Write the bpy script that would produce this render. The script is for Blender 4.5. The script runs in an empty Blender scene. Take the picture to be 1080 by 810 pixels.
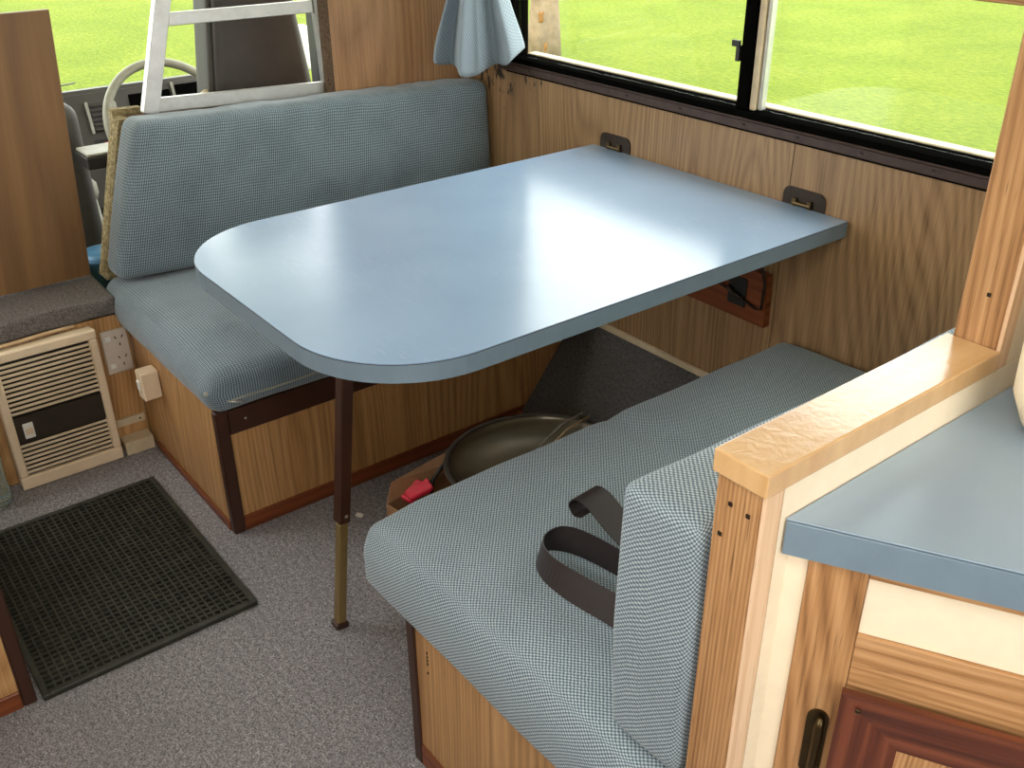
import bpy, bmesh, math, random
from mathutils import Vector, Matrix, noise
random.seed(7)
S = bpy.context.scene
COL = S.collection

# ------------------------------------------------------------------ camera
cam_data = bpy.data.cameras.new('camera')
cam = bpy.data.objects.new('camera', cam_data); COL.objects.link(cam)
R_ = (0.6170298613, 0.7869170174, -0.0059798008)
U_ = (-0.3738658679, 0.2998216863, 0.8776851766)
F_ = (-0.6924582753, 0.5393223194, -0.4792003472)
C_ = (2.0874324623, -1.5698277813, 1.3166895464)
cam.matrix_world = Matrix(((R_[0], U_[0], -F_[0], C_[0]), (R_[1], U_[1], -F_[1], C_[1]), (R_[2], U_[2], -F_[2], C_[2]), (0, 0, 0, 1)))
cam_data.sensor_width = 36.0
cam_data.lens = 1042.09382 * 36.0 / 1080.0
cam_data.clip_start = 0.02; cam_data.clip_end = 300
S.camera = cam

# ------------------------------------------------------------------ sky, added fill lights, exposure
W = bpy.data.worlds.new('overcast_sky'); S.world = W; W.use_nodes = True
bg = W.node_tree.nodes['Background']
bg.inputs[0].default_value = (0.98, 0.98, 0.97, 1); bg.inputs[1].default_value = 6.0
def fill_light(name, loc, direction, sx, sy, watts, col=(1, .97, .93)):  # area light added to raise the interior brightness
    L = bpy.data.lights.new(name, 'AREA'); L.shape = 'RECTANGLE'; L.size = sx; L.size_y = sy
    L.energy = watts; L.color = col
    o = bpy.data.objects.new(name, L); COL.objects.link(o); o.location = loc
    o.rotation_euler = Vector(direction).to_track_quat('-Z', 'Y').to_euler()
    return o
fill_light('fill_galley_side', (1.8, -2.06, 1.25), (0, 1, -.05), .8, .7, .8)  # added lamp out of view, boosts light from the galley side
fill_light('fill_overhead', (2.05, -1.65, 1.93), (0, 0, -1), .5, .5, 7)  # added overhead lamp, unseen, brightens the floor and aisle
fill_light('fill_rear', (3.36, -1.0, 1.25), (-1, 0, -.05), 1.2, .7, 7)  # added lamp behind the view, lifts the worktop from the rear
S.view_settings.view_transform = 'Standard'; S.view_settings.look = 'None'
S.view_settings.gamma = 1.0; S.view_settings.use_curve_mapping = False
S.view_settings.exposure = 0.0

# ------------------------------------------------------------------ material helpers
def srgb(r, g, b):
    f = lambda c: (c / 255 / 12.92) if c / 255 <= .04045 else ((c / 255 + .055) / 1.055) ** 2.4
    return (f(r), f(g), f(b), 1)
class NT:
    def __init__(s, name):
        s.m = bpy.data.materials.new(name); s.m.use_nodes = True
        s.t = s.m.node_tree; s.b = s.t.nodes['Principled BSDF']
    def n(s, kind, **kw):
        x = s.t.nodes.new('ShaderNode' + kind)
        for k, v in kw.items():
            if k.startswith('i_'):
                key = k[2:]; key = int(key) if key.isdigit() else key
                x.inputs[key].default_value = v
            else: setattr(x, k, v)
        return x
    def l(s, a, b): s.t.links.new(a, b)
    def math(s, op, a, b=None, c=None, clamp=False):
        x = s.n('Math', operation=op); x.use_clamp = clamp
        for i, v in enumerate((a, b, c)):
            if v is None: continue
            if isinstance(v, (int, float)): x.inputs[i].default_value = v
            else: s.l(v, x.inputs[i])
        return x.outputs[0]
    def mix(s, fac, a, b, mode='MIX'):
        x = s.n('Mix', data_type='RGBA', blend_type=mode)
        for i, v in ((0, fac), (6, a), (7, b)):
            if isinstance(v, (int, float)): x.inputs[i].default_value = v
            elif isinstance(v, tuple): x.inputs[i].default_value = v
            else: s.l(v, x.inputs[i])
        return x.outputs[2]
    def ramp(s, fac, stops):
        x = s.n('ValToRGB'); e = x.color_ramp.elements
        while len(e) < len(stops): e.new(.5)
        for k, (p, c) in enumerate(stops): e[k].position = p; e[k].color = c
        s.l(fac, x.inputs[0]); return x.outputs[0]
    def uv(s, scale=(1, 1, 1), loc=(0, 0, 0), kind='UV', rot=(0, 0, 0)):
        c = s.n('TexCoord'); m = s.n('Mapping'); m.inputs['Scale'].default_value = scale
        m.inputs['Location'].default_value = loc; m.inputs['Rotation'].default_value = rot
        s.l(c.outputs[kind], m.inputs[0]); return m.outputs[0]
    def noise(s, vec, scale=5, detail=3, rough=.5, dist=0):
        x = s.n('TexNoise'); x.inputs['Scale'].default_value = scale; x.inputs['Detail'].default_value = detail
        x.inputs['Roughness'].default_value = rough; x.inputs['Distortion'].default_value = dist
        s.l(vec, x.inputs['Vector']); return x.outputs['Fac']
    def bump(s, h, strength=.3, dist=.002):
        x = s.n('Bump'); x.inputs['Strength'].default_value = strength; x.inputs['Distance'].default_value = dist
        s.l(h, x.inputs['Height']); s.l(x.outputs[0], s.b.inputs['Normal'])
    def set(s, **kw):
        for k, v in kw.items():
            key = {'base': 'Base Color', 'rough': 'Roughness', 'metal': 'Metallic', 'coat': 'Coat Weight', 'crough': 'Coat Roughness', 'sheen': 'Sheen Weight', 'ior': 'IOR', 'spec': 'Specular IOR Level', 'srough': 'Sheen Roughness'}[k]
            if isinstance(v, (int, float, tuple)): s.b.inputs[key].default_value = v
            else: s.l(v, s.b.inputs[key])
        return s
M = {}
def plain(name, rgb, rough=.5, metal=0, var=.12, scale=30, bump=0, coat=0):
    t = NT(name); v = t.uv(kind='Object')
    n = t.noise(v, scale, 4, .6)
    a = tuple(c * (1 - var) for c in rgb[:3]) + (1,); b = tuple(min(1, c * (1 + var)) for c in rgb[:3]) + (1,)
    t.set(base=t.ramp(n, [(.3, a), (.7, b)]), rough=rough, metal=metal, coat=coat)
    if bump: t.bump(t.noise(v, scale * 6, 2), bump, .001)
    if name == 'black_frame': t.set(spec=0.)
    M[name] = t.m; return t.m
def wood(name, dark, mid, light, ring=9., stretch=.13, rough=.4, off=0., fleck=.45, coat=0., mould=False, pore=.5, lw=.15, lin=48.):
    t = NT(name)
    info = t.n('ObjectInfo')
    ofs = t.math('MULTIPLY', info.outputs['Random'], 3.7)
    comb = t.n('CombineXYZ'); t.l(ofs, comb.inputs[0]); t.l(ofs, comb.inputs[1])
    def crd(sc):
        c = t.n('TexCoord'); ad = t.n('VectorMath', operation='ADD'); t.l(c.outputs['UV'], ad.inputs[0]); t.l(comb.outputs[0], ad.inputs[1])
        mp = t.n('Mapping'); mp.inputs['Scale'].default_value = sc; mp.inputs['Location'].default_value = (off, off * .7, 0); t.l(ad.outputs[0], mp.inputs[0]); return mp.outputs[0]
    base = crd((1, stretch, 1))
    big = t.noise(base, 3.0, 1.2, .4)                       # contour field: cathedral figure
    sepu = t.n('SeparateXYZ'); t.l(crd((1, 1, 1)), sepu.inputs[0])
    rings = t.math('FRACT', t.math('ADD', t.math('MULTIPLY', big, ring), t.math('MULTIPLY', sepu.outputs[0], lin)))
    tri = t.math('ABSOLUTE', t.math('SUBTRACT', t.math('MULTIPLY', rings, 2), 1))
    fine = t.noise(crd((260, 5, 1)), 1, 4, .65)
    mid_ = t.noise(crd((45, 1.2, 1)), 1, 3, .6)
    line = t.math('POWER', tri, 1.3)
    f = t.math('ADD', t.math('MULTIPLY', line, -lw), t.math('ADD', t.math('MULTIPLY', fine, fleck), t.math('MULTIPLY', mid_, .45)))
    col = t.ramp(f, [(.12, dark), (.38, mid), (.60, light)])
    por = t.noise(crd((420, 14, 1)), 1, 2, .6)
    col = t.mix(t.math('MULTIPLY', t.math('MULTIPLY', t.math('SUBTRACT', por, .60), 7, clamp=True), pore), col, tuple(c * .55 for c in dark[:3]) + (1,))
    if mould:                                            # black mould spots below the window's front corner
        c2 = t.n('TexCoord'); sx = t.n('SeparateXYZ'); t.l(c2.outputs['UV'], sx.inputs[0])
        near = t.math('MULTIPLY', t.math('SUBTRACT', 1, t.math('DIVIDE', sx.outputs[0], .36), clamp=True), t.math('DIVIDE', t.math('SUBTRACT', sx.outputs[1], .66), .15, clamp=True), clamp=True)
        sp = t.noise(t.uv((75, 24, 1)), 1, 3, .6)
        th = t.math('SUBTRACT', .72, t.math('MULTIPLY', near, .24))
        k = t.math('MULTIPLY', t.math('MULTIPLY', t.math('SUBTRACT', sp, th), 14, clamp=True), t.math('MULTIPLY', near, 3, clamp=True))
        col = t.mix(k, col, (.012, .009, .006, 1))
    t.set(base=col, rough=rough, coat=coat)
    t.bump(fine, .12, .0006)
    M[name] = t.m; return t.m
def fabric(name, gap, thread, light, su, sv, stain=.25, sheen=.25, rib=False, stains=()):
    t = NT(name); c = t.n('TexCoord'); sx = t.n('SeparateXYZ'); t.l(c.outputs['UV'], sx.inputs[0])
    jit = t.math('MULTIPLY', t.math('SUBTRACT', t.noise(t.uv(), 160, 2, .6), .5), 1.8)
    u = t.math('SINE', t.math('ADD', t.math('MULTIPLY', sx.outputs[0], 2 * math.pi / su), jit)); v = t.math('SINE', t.math('ADD', t.math('MULTIPLY', sx.outputs[1], 2 * math.pi / sv), jit))
    if rib: d = t.math('ADD', t.math('MULTIPLY', u, .30), t.math('MULTIPLY_ADD', v, .20, .5))
    else: d = t.math('MULTIPLY_ADD', t.math('MULTIPLY', u, v), .5, .5)
    d = t.math('ADD', d, t.math('MULTIPLY', t.math('SUBTRACT', t.noise(t.uv(), 400, 2, .7), .5), .5))
    col = t.ramp(d, [(.15, gap), (.5, thread), (.82, light)])
    big = t.noise(t.uv(), 7, 4, .6)
    col = t.mix(t.math('MULTIPLY', t.math('SUBTRACT', big, .46), stain * 4, clamp=True), col, tuple(x * .55 for x in gap[:3]) + (1,), 'MIX')
    for (su_, sv_, rr_) in stains:
        dx = t.math('DIVIDE', t.math('SUBTRACT', sx.outputs[0], su_), rr_); dy = t.math('DIVIDE', t.math('SUBTRACT', sx.outputs[1], sv_), rr_)
        g = t.math('SUBTRACT', 1, t.math('ADD', t.math('MULTIPLY', dx, dx), t.math('MULTIPLY', dy, dy)), clamp=True)
        col = t.mix(t.math('MULTIPLY', t.math('MULTIPLY', g, t.noise(t.uv(), 60, 3, .6)), 1.1, clamp=True), col, srgb(58, 84, 94))
    t.set(base=col, rough=.9, sheen=sheen, spec=.2, srough=.5)
    t.bump(d, .35, .0008)
    M[name] = t.m; return t.m
def carpet(name, c1, c2, c3, scale=900, bump=.8, dist=.004):
    t = NT(name); v = t.uv()
    n = t.noise(v, scale * .45, 2, .7); b = t.noise(v, 6, 4, .6); n2 = t.noise(v, scale * .16, 3, .7)
    f = t.math('ADD', t.math('MULTIPLY', n, .65), t.math('MULTIPLY', n2, .35))
    col = t.ramp(f, [(.36, c1), (.5, c2), (.66, c3)])
    col = t.mix(t.math('MULTIPLY', t.math('SUBTRACT', b, .4), .9, clamp=True), col, tuple(x * .7 for x in c2[:3]) + (1,))
    t.set(base=col, rough=.95, spec=.1); t.bump(f, bump, dist)
    M[name] = t.m; return t.m

wood('wall_vinyl', srgb(92, 66, 40), srgb(142, 111, 76), srgb(170, 139, 100), ring=58, mould=True)
wood('bench_vinyl', srgb(116, 80, 44), srgb(176, 132, 82), srgb(204, 162, 110), ring=52, off=2.3)
wood('partition_vinyl', srgb(110, 76, 46), srgb(156, 116, 78), srgb(178, 138, 98), ring=44, off=5.1)
wood('oak', srgb(104, 66, 34), srgb(170, 124, 78), srgb(200, 156, 108), ring=60, stretch=.09, rough=.5, off=1.2, fleck=.55, pore=.6, lw=.20, lin=150.)
wood('raw_oak', srgb(186, 146, 106), srgb(222, 186, 148), srgb(238, 208, 174), ring=4, rough=.6, off=3.3)
wood('mahogany', srgb(44, 18, 10), srgb(92, 44, 26), srgb(128, 70, 44), ring=14, stretch=.12, rough=.3, off=.4, coat=.3)
wood('toe_timber', srgb(70, 30, 14), srgb(118, 60, 28), srgb(140, 78, 40), ring=3, rough=.4)
wood('ply_board', srgb(112, 78, 42), srgb(136, 100, 58), srgb(152, 116, 72), ring=4, stretch=.35, rough=.5, fleck=.15, pore=.1, lin=6.)
plain('dark_brown', srgb(58, 32, 20), .42, var=.15)
plain('frame_brown', srgb(58, 40, 33), .6, var=.25, scale=60)
plain('black_frame', srgb(9, 9, 8), .9)
plain('cream_paint', srgb(238, 222, 192), .55, var=.035, scale=40, bump=.1)
plain('cream_plastic', srgb(226, 204, 172), .42, var=.05)
plain('beige_step', srgb(196, 178, 146), .6, var=.12)
plain('dark_grille', srgb(44, 34, 22), .6)
plain('louvre', srgb(196, 176, 144), .45, var=.08)
plain('alloy', srgb(196, 196, 192), .42, metal=.85, var=.1)
plain('white_plastic', srgb(232, 230, 222), .4, var=.03)
plain('socket_plate', srgb(206, 192, 178), .4, var=.04)
plain('black_plastic', srgb(30, 29, 26), .5)
plain('dash_grey', srgb(66, 64, 56), .6, bump=.2)
plain('dash_pale', srgb(150, 150, 136), .55)
plain('wheel_grey', srgb(132, 130, 112), .5)
plain('seat_vinyl', srgb(46, 38, 32), .5, var=.2, scale=14, bump=.15)
plain('seat_side', srgb(54, 51, 43), .6)
plain('brass', srgb(140, 116, 66), .38, metal=.9)
plain('old_brass', srgb(82, 68, 44), .35, metal=.9)
plain('brass_tube', srgb(150, 128, 84), .35, metal=.55)
plain('hinge_iron', srgb(48, 36, 26), .5, metal=.4, var=.4, scale=80)
plain('webbing', srgb(44, 37, 36), .42, var=.1, scale=200)
plain('dish_grey', srgb(98, 90, 72), .3, metal=.55, var=.05)
plain('cardboard', srgb(150, 112, 78), .8, var=.15)
plain('red_paper', srgb(196, 30, 52), .5)
plain('blue_tub', srgb(72, 120, 150), .4)
plain('cord_beige', srgb(196, 164, 124), .5)
plain('edge_blue', srgb(114, 132, 144), .35, var=.06)
plain('edge_line', srgb(52, 48, 46), .5)
plain('bark', srgb(134, 114, 90), .9, var=.3, scale=9, bump=.6)
plain('lichen', srgb(130, 88, 30), .9, var=.2)
plain('wiper', srgb(110, 110, 100), .5)
plain('van_white', srgb(220, 220, 214), .4)
plain('ceiling_white', srgb(232, 226, 212), .7, var=.03)
carpet('floor_carpet', srgb(74, 72, 74), srgb(136, 132, 134), srgb(196, 191, 190), 700)
carpet('shelf_carpet', srgb(66, 60, 56), srgb(108, 102, 98), srgb(150, 144, 138), 800)
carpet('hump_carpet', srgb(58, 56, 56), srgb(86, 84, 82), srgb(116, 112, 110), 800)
carpet('tan_pile', srgb(92, 80, 54), srgb(140, 126, 92), srgb(178, 166, 128), 240, 1, .006)
carpet('trim_pile', srgb(58, 46, 36), srgb(98, 80, 64), srgb(128, 108, 88), 800)
fabric('fabric_rear', srgb(78, 93, 102), srgb(116, 131, 140), srgb(180, 191, 192), .0066, .0058, .12, .15, stains=((1.123, -0.842, 0.03), (1.169, -0.769, 0.026), (1.100, -0.927, 0.02)))
fabric('fabric_front', srgb(66, 82, 91), srgb(104, 121, 130), srgb(152, 165, 170), .0052, .0064, .28, .3, True)
fabric('curtain_cloth', srgb(126, 140, 150), srgb(138, 152, 162), srgb(150, 164, 172), .012, .012, .03, .2)
# laminate
t = NT('blue_laminate'); v = t.uv(); n = t.noise(v, 4, 3)
sc = t.noise(t.uv((30, 220, 1), rot=(0, 0, .5)), 1, 3, .6); sm = t.noise(v, 3.1, 2)
scuff = t.math('MULTIPLY', t.math('MULTIPLY', t.math('SUBTRACT', sc, .56), 5, clamp=True), t.math('MULTIPLY', t.math('SUBTRACT', sm, .47), 4, clamp=True))
col = t.mix(t.math('MULTIPLY', scuff, .3), t.ramp(n, [(.3, srgb(136, 161, 188)), (.7, srgb(145, 170, 196))]), srgb(200, 210, 218))
t.set(base=col, rough=.235, ior=1.5, coat=.2, crough=.18); M['blue_laminate'] = t.m
t = NT('blue_worktop'); v = t.uv(); n = t.noise(v, 5, 3)
t.set(base=t.ramp(n, [(.3, srgb(146, 165, 180)), (.7, srgb(156, 174, 188))]), rough=.26); M['blue_worktop'] = t.m
# varnished cap
t = NT('varnished_pine'); v = t.uv(); n = t.noise(t.uv((6, 30, 1)), 1, 3); r = t.noise(v, 70, 3, .6, .6)
t.set(base=t.ramp(n, [(.3, srgb(204, 160, 106)), (.7, srgb(222, 182, 130))]), rough=.25, coat=.8, crough=.14); t.bump(r, .35, .003); M['varnished_pine'] = t.m
# mat rubber
t = NT('mat_rubber'); v = t.uv(kind='Object'); n = t.noise(v, 26, 5, .7)
t.set(base=t.ramp(n, [(.35, srgb(30, 30, 22)), (.62, srgb(50, 50, 40)), (.8, srgb(86, 80, 66))]), rough=.55); M['mat_rubber'] = t.m
# grass
t = NT('grass'); v = t.uv(kind='Object')
n1 = t.noise(v, .9, 3, .6); n2 = t.noise(t.uv((11, 26, 1), kind='Object'), 1, 6, .8)
f = t.math('ADD', t.math('MULTIPLY', n1, .22), t.math('MULTIPLY', n2, .78))
t.set(base=t.ramp(f, [(.36, (.078, .130, .010, 1)), (.5, (.155, .207, .018, 1)), (.64, (.245, .275, .038, 1))]), rough=.9, spec=.1)
t.bump(n2, .9, .05); M['grass'] = t.m
# window glass: clear sheet with a faint reflection
t = NT('window_glass'); tr = t.n('BsdfTransparent'); tr.inputs[0].default_value = (.96, .98, .96, 1)
gl = t.n('BsdfGlossy'); gl.inputs['Roughness'].default_value = .02; mx = t.n('MixShader'); mx.inputs[0].default_value = .035
t.l(tr.outputs[0], mx.inputs[1]); t.l(gl.outputs[0], mx.inputs[2])
t.l(mx.outputs[0], t.t.nodes['Material Output'].inputs['Surface']); M['window_glass'] = t.m
t = NT('clear_plastic'); t.set(base=(.75, .9, .86, 1), rough=.08); t.b.inputs['Transmission Weight'].default_value = .85; M['clear_plastic'] = t.m

# ------------------------------------------------------------------ geometry helpers
ABS = {}
def box_uv(bm, swap=False):
    uvl = bm.loops.layers.uv.verify()
    for f in bm.faces:
        n = f.normal; a = max(range(3), key=lambda i: abs(n[i]))
        for lp in f.loops:
            c = lp.vert.co
            q = ((c.y, c.z), (c.x, c.z), (c.x, c.y))[a]
            lp[uvl].uv = (q[1], q[0]) if swap else q
def link(name, bm, mat, parent=None, smooth=False, uv=True, swap=False):
    bm.normal_update()
    if uv: box_uv(bm, swap)
    if smooth:
        for f in bm.faces: f.smooth = True
    xs = [v.co for v in bm.verts]
    lo = [min(c[i] for c in xs) for i in range(3)]; hi = [max(c[i] for c in xs) for i in range(3)]
    org = Vector(((lo[0] + hi[0]) / 2, (lo[1] + hi[1]) / 2, lo[2]))
    bmesh.ops.translate(bm, verts=bm.verts, vec=-org)
    me = bpy.data.meshes.new(name); bm.to_mesh(me); bm.free()
    o = bpy.data.objects.new(name, me); COL.objects.link(o)
    me.materials.append(M[mat] if isinstance(mat, str) else mat)
    ABS[o.name] = org
    if parent:
        o.parent = parent; o.location = org - ABS[parent.name]
    else: o.location = org
    return o
def tag(o, label, cat=None, group=None, kind=None):
    if label: o['label'] = label
    if cat: o['category'] = cat
    if group: o['group'] = group
    if kind: o['kind'] = kind
    return o
def thing(name, label, cat, loc, group=None, kind=None):
    o = bpy.data.objects.new(name, None); COL.objects.link(o); o.location = loc; o.empty_display_size = .05
    ABS[o.name] = Vector(loc); return tag(o, label, cat, group, kind)
def add_box(bm, x0, x1, y0, y1, z0, z1, mat4=None, bev=0, seg=1):
    r = bmesh.ops.create_cube(bm, size=1); vs = r['verts']
    bmesh.ops.scale(bm, verts=vs, vec=(x1 - x0, y1 - y0, z1 - z0))
    bmesh.ops.translate(bm, verts=vs, vec=((x0 + x1) / 2, (y0 + y1) / 2, (z0 + z1) / 2))
    if bev:
        es = list({e for v in vs for e in v.link_edges})
        g = bmesh.ops.bevel(bm, geom=es, offset=bev, segments=seg, affect='EDGES', profile=.5)
        vs = list({v for f in g['faces'] for v in f.verts} | {v for v in vs if v.is_valid})
    if mat4 is not None: bmesh.ops.transform(bm, matrix=mat4, verts=vs)
    return vs
def box(name, x0, x1, y0, y1, z0, z1, mat, parent=None, bev=.0015, seg=1, swap=False, mat4=None):
    bm = bmesh.new(); add_box(bm, x0, x1, y0, y1, z0, z1, None, bev, seg)
    bm.normal_update(); box_uv(bm, swap)
    if mat4 is not None: bmesh.ops.transform(bm, matrix=mat4, verts=bm.verts)
    return link(name, bm, mat, parent, uv=False)
def prism(name, pts, z0, z1, mat, parent=None, bev=0, swap=False):
    bm = bmesh.new(); vs = [bm.verts.new((x, y, z0)) for x, y in pts]; f = bm.faces.new(vs)
    bm.normal_update()
    if f.normal.z > 0: bmesh.ops.reverse_faces(bm, faces=[f])
    r = bmesh.ops.extrude_face_region(bm, geom=[f])
    bmesh.ops.translate(bm, verts=[v for v in r['geom'] if isinstance(v, bmesh.types.BMVert)], vec=(0, 0, z1 - z0))
    bmesh.ops.recalc_face_normals(bm, faces=bm.faces)
    if bev: bmesh.ops.bevel(bm, geom=list(bm.edges), offset=bev, segments=1, affect='EDGES')
    return link(name, bm, mat, parent, swap=swap)
def tube_bm(bm, pts, rad, sides=10, caps=True):
    pts = [Vector(p) for p in pts]; n = len(pts); rads = rad if isinstance(rad, (list, tuple)) else [rad] * n
    rings = []; prev = None
    for i, p in enumerate(pts):
        d = (pts[min(i + 1, n - 1)] - pts[max(i - 1, 0)]).normalized()
        ref = prev if prev is not None else (Vector((0, 0, 1)) if abs(d.z) < .9 else Vector((1, 0, 0)))
        s = (ref - d * ref.dot(d)).normalized(); prev = s; tt = d.cross(s)
        rings.append([bm.verts.new(p + (s * math.cos(a) + tt * math.sin(a)) * rads[i]) for a in [2 * math.pi * k / sides for k in range(sides)]])
    for a, b in zip(rings, rings[1:]):
        for k in range(sides): bm.faces.new((a[k], a[(k + 1) % sides], b[(k + 1) % sides], b[k]))
    if caps: bm.faces.new(rings[0][::-1]); bm.faces.new(rings[-1])
def tube(name, pts, rad, mat, parent=None, sides=10):
    bm = bmesh.new(); tube_bm(bm, pts, rad, sides); bmesh.ops.recalc_face_normals(bm, faces=bm.faces)
    return link(name, bm, mat, parent, smooth=True)
def lathe(name, prof, centre, mat, parent=None, sides=40, mat4=None):
    bm = bmesh.new(); rings = []
    for r, z in prof:
        rings.append([bm.verts.new((r * math.cos(2 * math.pi * k / sides), r * math.sin(2 * math.pi * k / sides), z)) for k in range(sides)] if r > 1e-6 else [bm.verts.new((0, 0, z))])
    for a, b in zip(rings, rings[1:]):
        for k in range(sides):
            q = [a[k % len(a)], a[(k + 1) % len(a)], b[(k + 1) % len(b)], b[k % len(b)]]
            u = []; [u.append(x) for x in q if x not in u]
            if len(u) > 2: bm.faces.new(u)
    bmesh.ops.recalc_face_normals(bm, faces=bm.faces)
    bmesh.ops.transform(bm, matrix=Matrix.Translation(centre) @ (mat4 if mat4 is not None else Matrix()), verts=bm.verts)
    return link(name, bm, mat, parent, smooth=True)
def rounded(x0, x1, y0, y1, z0, z1, r, n, fn=None):
    """box with rounded edges on an even grid, uv in metres, then bent by fn"""
    bm = bmesh.new(); h = Vector(((x1 - x0) / 2, (y1 - y0) / 2, (z1 - z0) / 2)); c = Vector(((x0 + x1) / 2, (y0 + y1) / 2, (z0 + z1) / 2))
    def axis(hh, k):           # dense near the rounded ends
        rr = min(r, hh * .98); e = [-hh + rr * (1 - math.cos(j * math.pi / 8)) for j in range(4)]
        m = [-hh + rr + (2 * hh - 2 * rr) * j / k for j in range(k + 1)]
        return e + m + [-x for x in e[::-1]]
    ax = [axis(h[i], n[i]) for i in range(3)]
    vm = {}
    def V(i, j, k):
        if (i, j, k) not in vm: vm[(i, j, k)] = bm.verts.new((ax[0][i], ax[1][j], ax[2][k]))
        return vm[(i, j, k)]
    L = [len(a) - 1 for a in ax]
    for a in range(3):
        b, d = [q for q in range(3) if q != a]
        for s in (0, L[a]):
            for i in range(L[b]):
                for j in range(L[d]):
                    q = []
                    for (p, w) in ((i, j), (i + 1, j), (i + 1, j + 1), (i, j + 1)):
                        idx = [0, 0, 0]; idx[a] = s; idx[b] = p; idx[d] = w; q.append(V(*idx))
                    bm.faces.new(q)
    bmesh.ops.recalc_face_normals(bm, faces=bm.faces); bm.normal_update(); box_uv(bm)
    for v in bm.verts:
        q = v.co; inner = Vector([max(-(h[i] - min(r, h[i] * .98)), min(h[i] - min(r, h[i] * .98), q[i])) for i in range(3)])
        d = q - inner
        if d.length > 1e-9:
            rr = min(r, min(h) * .98); v.co = inner + d.normalized() * min(d.length, rr)
    for v in bm.verts:
        p = v.co + c; v.co = fn(p) if fn else p
    return bm
def sstep(a, b, x):
    x = max(0, min(1, (x - a) / (b - a))); return x * x * (3 - 2 * x)

# ================================================================== THE SHELL
floor = tag(box('floor', -.158, 3.4, -2.1, -.0, -.04, 0, 'floor_carpet', bev=0), 'grey speckled carpet floor of the living area', None, None, 'structure')
WT = .04
# window wall (y = 0): four pieces round the window opening, panels proud
wx0, wx1, wz0, wz1 = .085, 1.50, .845, 1.46
wall = thing('wall_right', 'wood-effect side wall under the long window', None, (.7, .02, 0), None, 'structure')
def wpart(name, x0, x1, z0, z1, mat='wall_vinyl', y0=0., y1=WT): return box(name, x0, x1, y0, y1, z0, z1, mat, wall, bev=0.0004)
wpart('panel', -.12, .9500, .0, wz0 - .03); wpart('panel', .9515, 3.4, 0, wz0 - .03)
wpart('panel', -.12, wx0 - .03, wz0 - .03, 1.95); wpart('panel', wx1 + .03, 3.4, wz0 - .03, 1.95); wpart('panel', wx0 - .03, wx1 + .03, wz1 + .03, 1.95)
wpart('outer_skin', -.12, 3.4, 0, wz0 - .03, 'van_white', WT, WT + .01)
ceil_ = thing('ceiling', 'pale lining of the roof', None, (1.6, -1.05, 1.95), None, 'structure')
for (a, b, c, d) in ((-.3, 1.8, -2.1, 0.04), (2.3, 3.4, -2.1, .04), (1.8, 2.3, -2.1, -1.9), (1.8, 2.3, -1.4, .04)):  # gap between the pieces is an invented roof opening, added for light
    box('lining', a, b, c, d, 1.95, 1.98, 'ceiling_white', ceil_, bev=0)
def holed_wall(name, label, axis, pos, a0, a1, h0, h1, z0, z1, mat):
    w = thing(name, label, None, (pos, (a0 + a1) / 2, 0) if axis == 'x' else ((a0 + a1) / 2, pos, 0), None, 'structure')
    for (p, q, r, s) in ((a0, a1, -.3 if axis == 'y' else 0, z0), (a0, a1, z1, 1.95), (a0, h0, z0, z1), (h1, a1, z0, z1)):
        if axis == 'y': box('panel', p, q, pos - .04, pos, r, s, mat, w, bev=0)
        else: box('panel', pos, pos + .04, p, q, r, s, mat, w, bev=0)
    return w
holed_wall('wall_left', 'wood-effect wall on the galley side', 'y', -2.1, -.16, 3.4, 1.4, 2.2, .85, 1.6, 'wall_vinyl')
holed_wall('wall_back', 'wood-effect wall at the rear end', 'x', 3.4, -2.1, .04, -1.8, -.3, .85, 1.6, 'wall_vinyl')

# side window: frame members and two panes
win = thing('window_1', 'long dark framed sliding side window above the table', None, (.8, 0, wz0 - .03), None, 'structure')
def fr(name, x0, x1, y0, y1, z0, z1, mat, bev=.002): return box(name, x0, x1, y0, y1, z0, z1, mat, win, bev=bev)
fr('sill_flange', .03, 1.56, -.008, -.0002, .820, .8385, 'frame_brown')
fr('sill_bead', .03, 1.56, -.012, -.0002, .8388, .8425, 'frame_brown')
fr('sill_lip', .06, 1.56, -.008, -.0002, .8428, .8560, 'black_frame', .001)
fr('sill_channel', wx0 - .03, wx1 + .03, .0, .046, wz0 - .03, .8562, 'black_frame')
fr('outer_sill', wx0, wx1, .046, .075, .845, .8590, 'beige_step')
fr('jamb', .03, .062, -.008, .04, .8565, wz1 + .06, 'frame_brown'); fr('jamb', .0622, .09, -.004, .046, .8565, wz1 + .03, 'black_frame')
fr('jamb', wx1, wx1 + .06, -.008, .046, .8565, wz1 + .06, 'black_frame'); fr('head', .09, wx1, -.008, .046, wz1, wz1 + .06, 'black_frame')
fr('mullion', .800, .828, -.002, .03, .8565, wz1, 'black_frame'); fr('seal_strip', .829, .842, .004, .03, .8565, wz1, 'beige_step'); fr('pane_edge', .8425, .851, .012, .03, .8565, wz1, 'alloy')
bm = bmesh.new(); add_box(bm, .790, .7995, -.006, .004, .945, .975, None, .001); add_box(bm, .780, .7995, -.008, -.002, .972, .984, Matrix(), .001)
link('latch', bm, 'black_plastic', win)
fr('pane', .0905, .7995, .016, .020, .8565, wz1, 'window_glass', 0); fr('pane', .8515, wx1, .022, .026, .8565, wz1, 'window_glass', 0)
bm = bmesh.new()
for x in (.16, .33, .5, .66, .83, .96, 1.1, 1.24): add_box(bm, x - .004, x + .004, -.0102, -.0082, .828, .833, None, .0008)
link('screw', bm, 'hinge_iron', win)
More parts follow.
